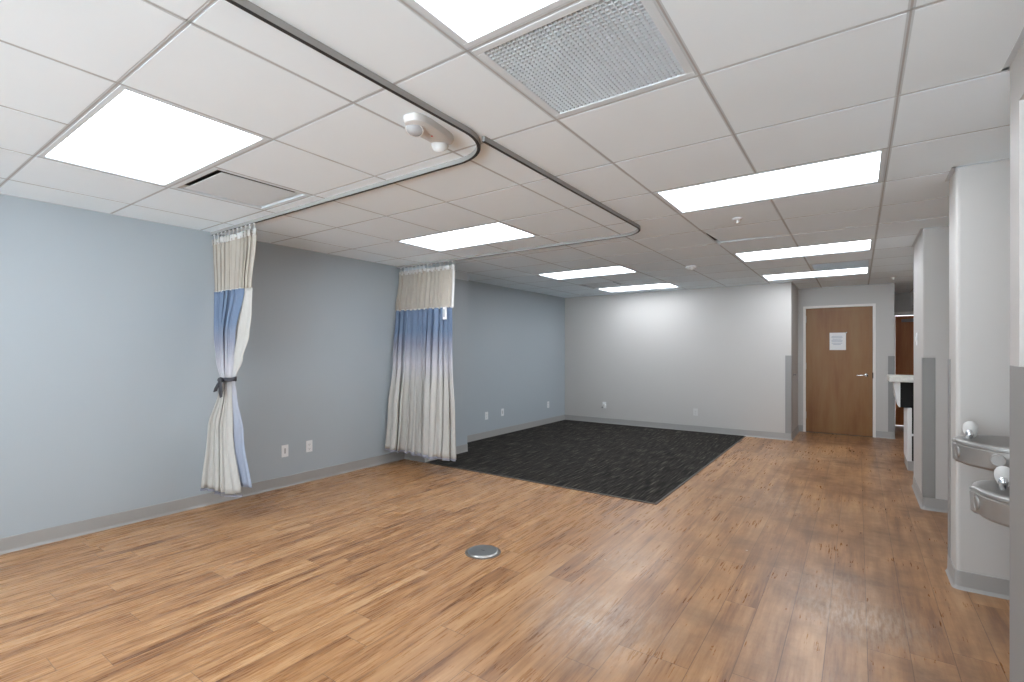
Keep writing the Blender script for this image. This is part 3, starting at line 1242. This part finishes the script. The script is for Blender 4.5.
# ---------------------------------------------------------------- floor box
t_ = thing('floor_outlet', 'round brushed metal floor outlet cover set in the wood floor', 'floor outlet', (-2.012, 2.535, 0))
b = bm_new()
lathe(b, [(.118, 0), (.118, .001), (.112, .003), (.094, .003)], 56, cap=False)
obj('flange', b, M['dark_edge'], t_, smooth=True)
b = bm_new()
lathe(b, [(.100, 0), (.101, .004), (.097, .010), (.092, .012), (.088, .0112), (.001, .0112)], 56)
lid = obj('lid', b, M['steel'], t_, smooth=True)
b = bm_new()
box(b, -.014, -.002, .0110, .014, .002, .0116)
obj('lid_slot', b, M['slot'], lid)


# ---------------------------------------------------------------- drinking fountains
def fountain(label, yc, ztop, wall_x, front_x, bub):
    """basin on the recess wall, front towards -X"""
    D = wall_x - front_x
    W = .46
    t_ = thing('water_fountain', label, 'drinking fountain', (wall_x, yc, ztop - .30), 0, 'wall mounted drinking fountains')
    T = .30

    def plan(inset, frontcut=0.0):
        """outline in local XY: x from 0 (wall) to -D (front), rounded front corners"""
        w_ = W / 2 - inset
        d = D - inset - frontcut
        r = .21
        pts = [(0, -w_)]
        pts_f = []
        for k in range(11):
            a_ = PI * 1.5 - (PI / 2) * k / 10
            pts_f.append((-d + r + r * math.cos(a_), -w_ + r + r * math.sin(a_)))
        for k in range(7):
            s = -1 + 2 * (k + .5) / 7
            pts_f.append((-d - .014 * (1 - s * s), s * (w_ - r)))
        for k in range(11):
            a_ = PI - (PI / 2) * k / 10
            pts_f.append((-d + r + r * math.cos(a_), w_ - r + r * math.sin(a_)))
        return [(0, -w_)] + pts_f + [(0, w_)]

    b = bm_new()
    levels = [(.020, -.122 + T, .02), (.008, -.116 + T, .008), (.002, -.104 + T, .002), (.001, -.026 + T, 0), (.004, -.022 + T, 0), (.004, -.018 + T, 0), (0, -.015 + T, 0), (.001, -.005 + T, 0), (.006, T, 0), (.022, T, 0),
              (.030, -.006 + T, 0), (.060, -.042 + T, 0), (.11, -.055 + T, 0)]
    rings = []
    for ins, z, fc in levels:
        rings.append([b.verts.new((x, y, z)) for x, y in plan(ins, fc)])
    for A, B in zip(rings, rings[1:]):
        n = len(A)
        for k in range(n):
            b.faces.new((A[k], A[(k + 1) % n], B[(k + 1) % n], B[k]))
    b.faces.new(rings[0])
    b.faces.new(rings[-1])
    bas = obj('basin', b, M['fountain'], t_, smooth=True)
    # drain
    b = bm_new()
    lathe(b, [(.028, -.054 + T), (.028, -.052 + T), (.02, -.051 + T), (.018, -.053 + T)], 20, Matrix.Translation((-D * .45, -.03, 0)))
    obj('drain', b, M['chrome'], bas, smooth=True)
    # push buttons: front left, front right side and middle
    zb = T - .062
    for (nx, ny) in ((-.995, -.10), (-.42, -.907)):
        px, py = -D + .21 + .206 * nx, -W / 2 + .21 + .206 * ny
        q = Vector((0, 0, 1)).rotation_difference(Vector((nx, ny, 0)).normalized()).to_matrix().to_4x4()
        b = bm_new()
        lathe(b, [(.030, -.012), (.030, .003), (.027, .006), (.022, .006), (.021, .004), (.003, .004)], 24, Matrix.Translation((px, py, zb)) @ q)
        obj('push_button', b, M['fountain'], t_, smooth=True)
    # bubbler: white hood with a chrome spout
    bxp, byp = bub[0] - wall_x, bub[1] - yc
    b = bm_new()
    prof = []
    lathe(b, [(.014, 0), (.022, .012), (.029, .030), (.032, .048), (.030, .064), (.022, .078), (.010, .085), (.002, .086)], 24, Matrix.Translation((bxp + .012, byp, T - .012)))
    obj('bubbler_hood', b, M['unit_plastic'], t_, smooth=True)
    b = bm_new()
    lathe(b, [(.010, 0), (.015, .02), (.016, .04), (.011, .052), (.004, .056)], 18, Matrix.Translation((bxp + .004, byp - .034, T - .022)))
    obj('spout', b, M['chrome'], t_, smooth=True)
    # backsplash against the wall
    obj('back_panel', bx(-.02, -W / 2 + .01, T - .30, 0, W / 2 - .01, T + .02), M['steel'], t_, bevel=.004)
    return t_


fountain('upper steel drinking fountain, farther and higher of the pair', 3.345, .876, .93, .405, (.470, 3.49))
fountain('lower steel drinking fountain, nearer and lower of the pair', 2.86, .742, .93, .405, (.508, 2.985))

# ---------------------------------------------------------------- reception counter
t_ = thing('reception_counter', 'reception counter with pale top and black open front, half hidden by the far column', 'counter', (0.45, 6.95, 0))
b = bm_new()
box(b, -.165, -.05, .975, 1.6, .55, 1.035)
obj('countertop', b, M['counter'], t_, bevel=.008)
b = bm_new()
box(b, -.005, 0, .105, .035, .50, .69)
obj('end_panel', b, M['white_metal'], t_, bevel=.002)
obj('front_panel', bx(.035, .03, .105, 1.6, .05, .975), M['black_lam'], t_)
obj('upper_panel', bx(-.064, .02, .692, .05, .36, .975), M['black_lam'], t_)
obj('back_panel', bx(.035, .44, .105, 1.6, .48, .975), M['black_lam'], t_)
obj('shelf', bx(.035, -.002, .385, 1.6, .44, .405), M['white_metal'], t_)
obj('plinth', bx(.0, .01, 0, 1.6, .48, .105), M['base'], t_)
# tapering bracket under the overhanging top
b = bm_new()
pr = [(-.120, .975), (-.064, .975), (-.064, .69), (-.078, .70), (-.105, .80)]
A = [b.verts.new((x, .02, z)) for x, z in pr]
B = [b.verts.new((x, .34, z)) for x, z in pr]
b.faces.new(A)
b.faces.new(B[::-1])
for k in range(len(pr)):
    b.faces.new((A[k], A[(k + 1) % len(pr)], B[(k + 1) % len(pr)], B[k]))
obj('bracket', b, M['white_metal'], t_)
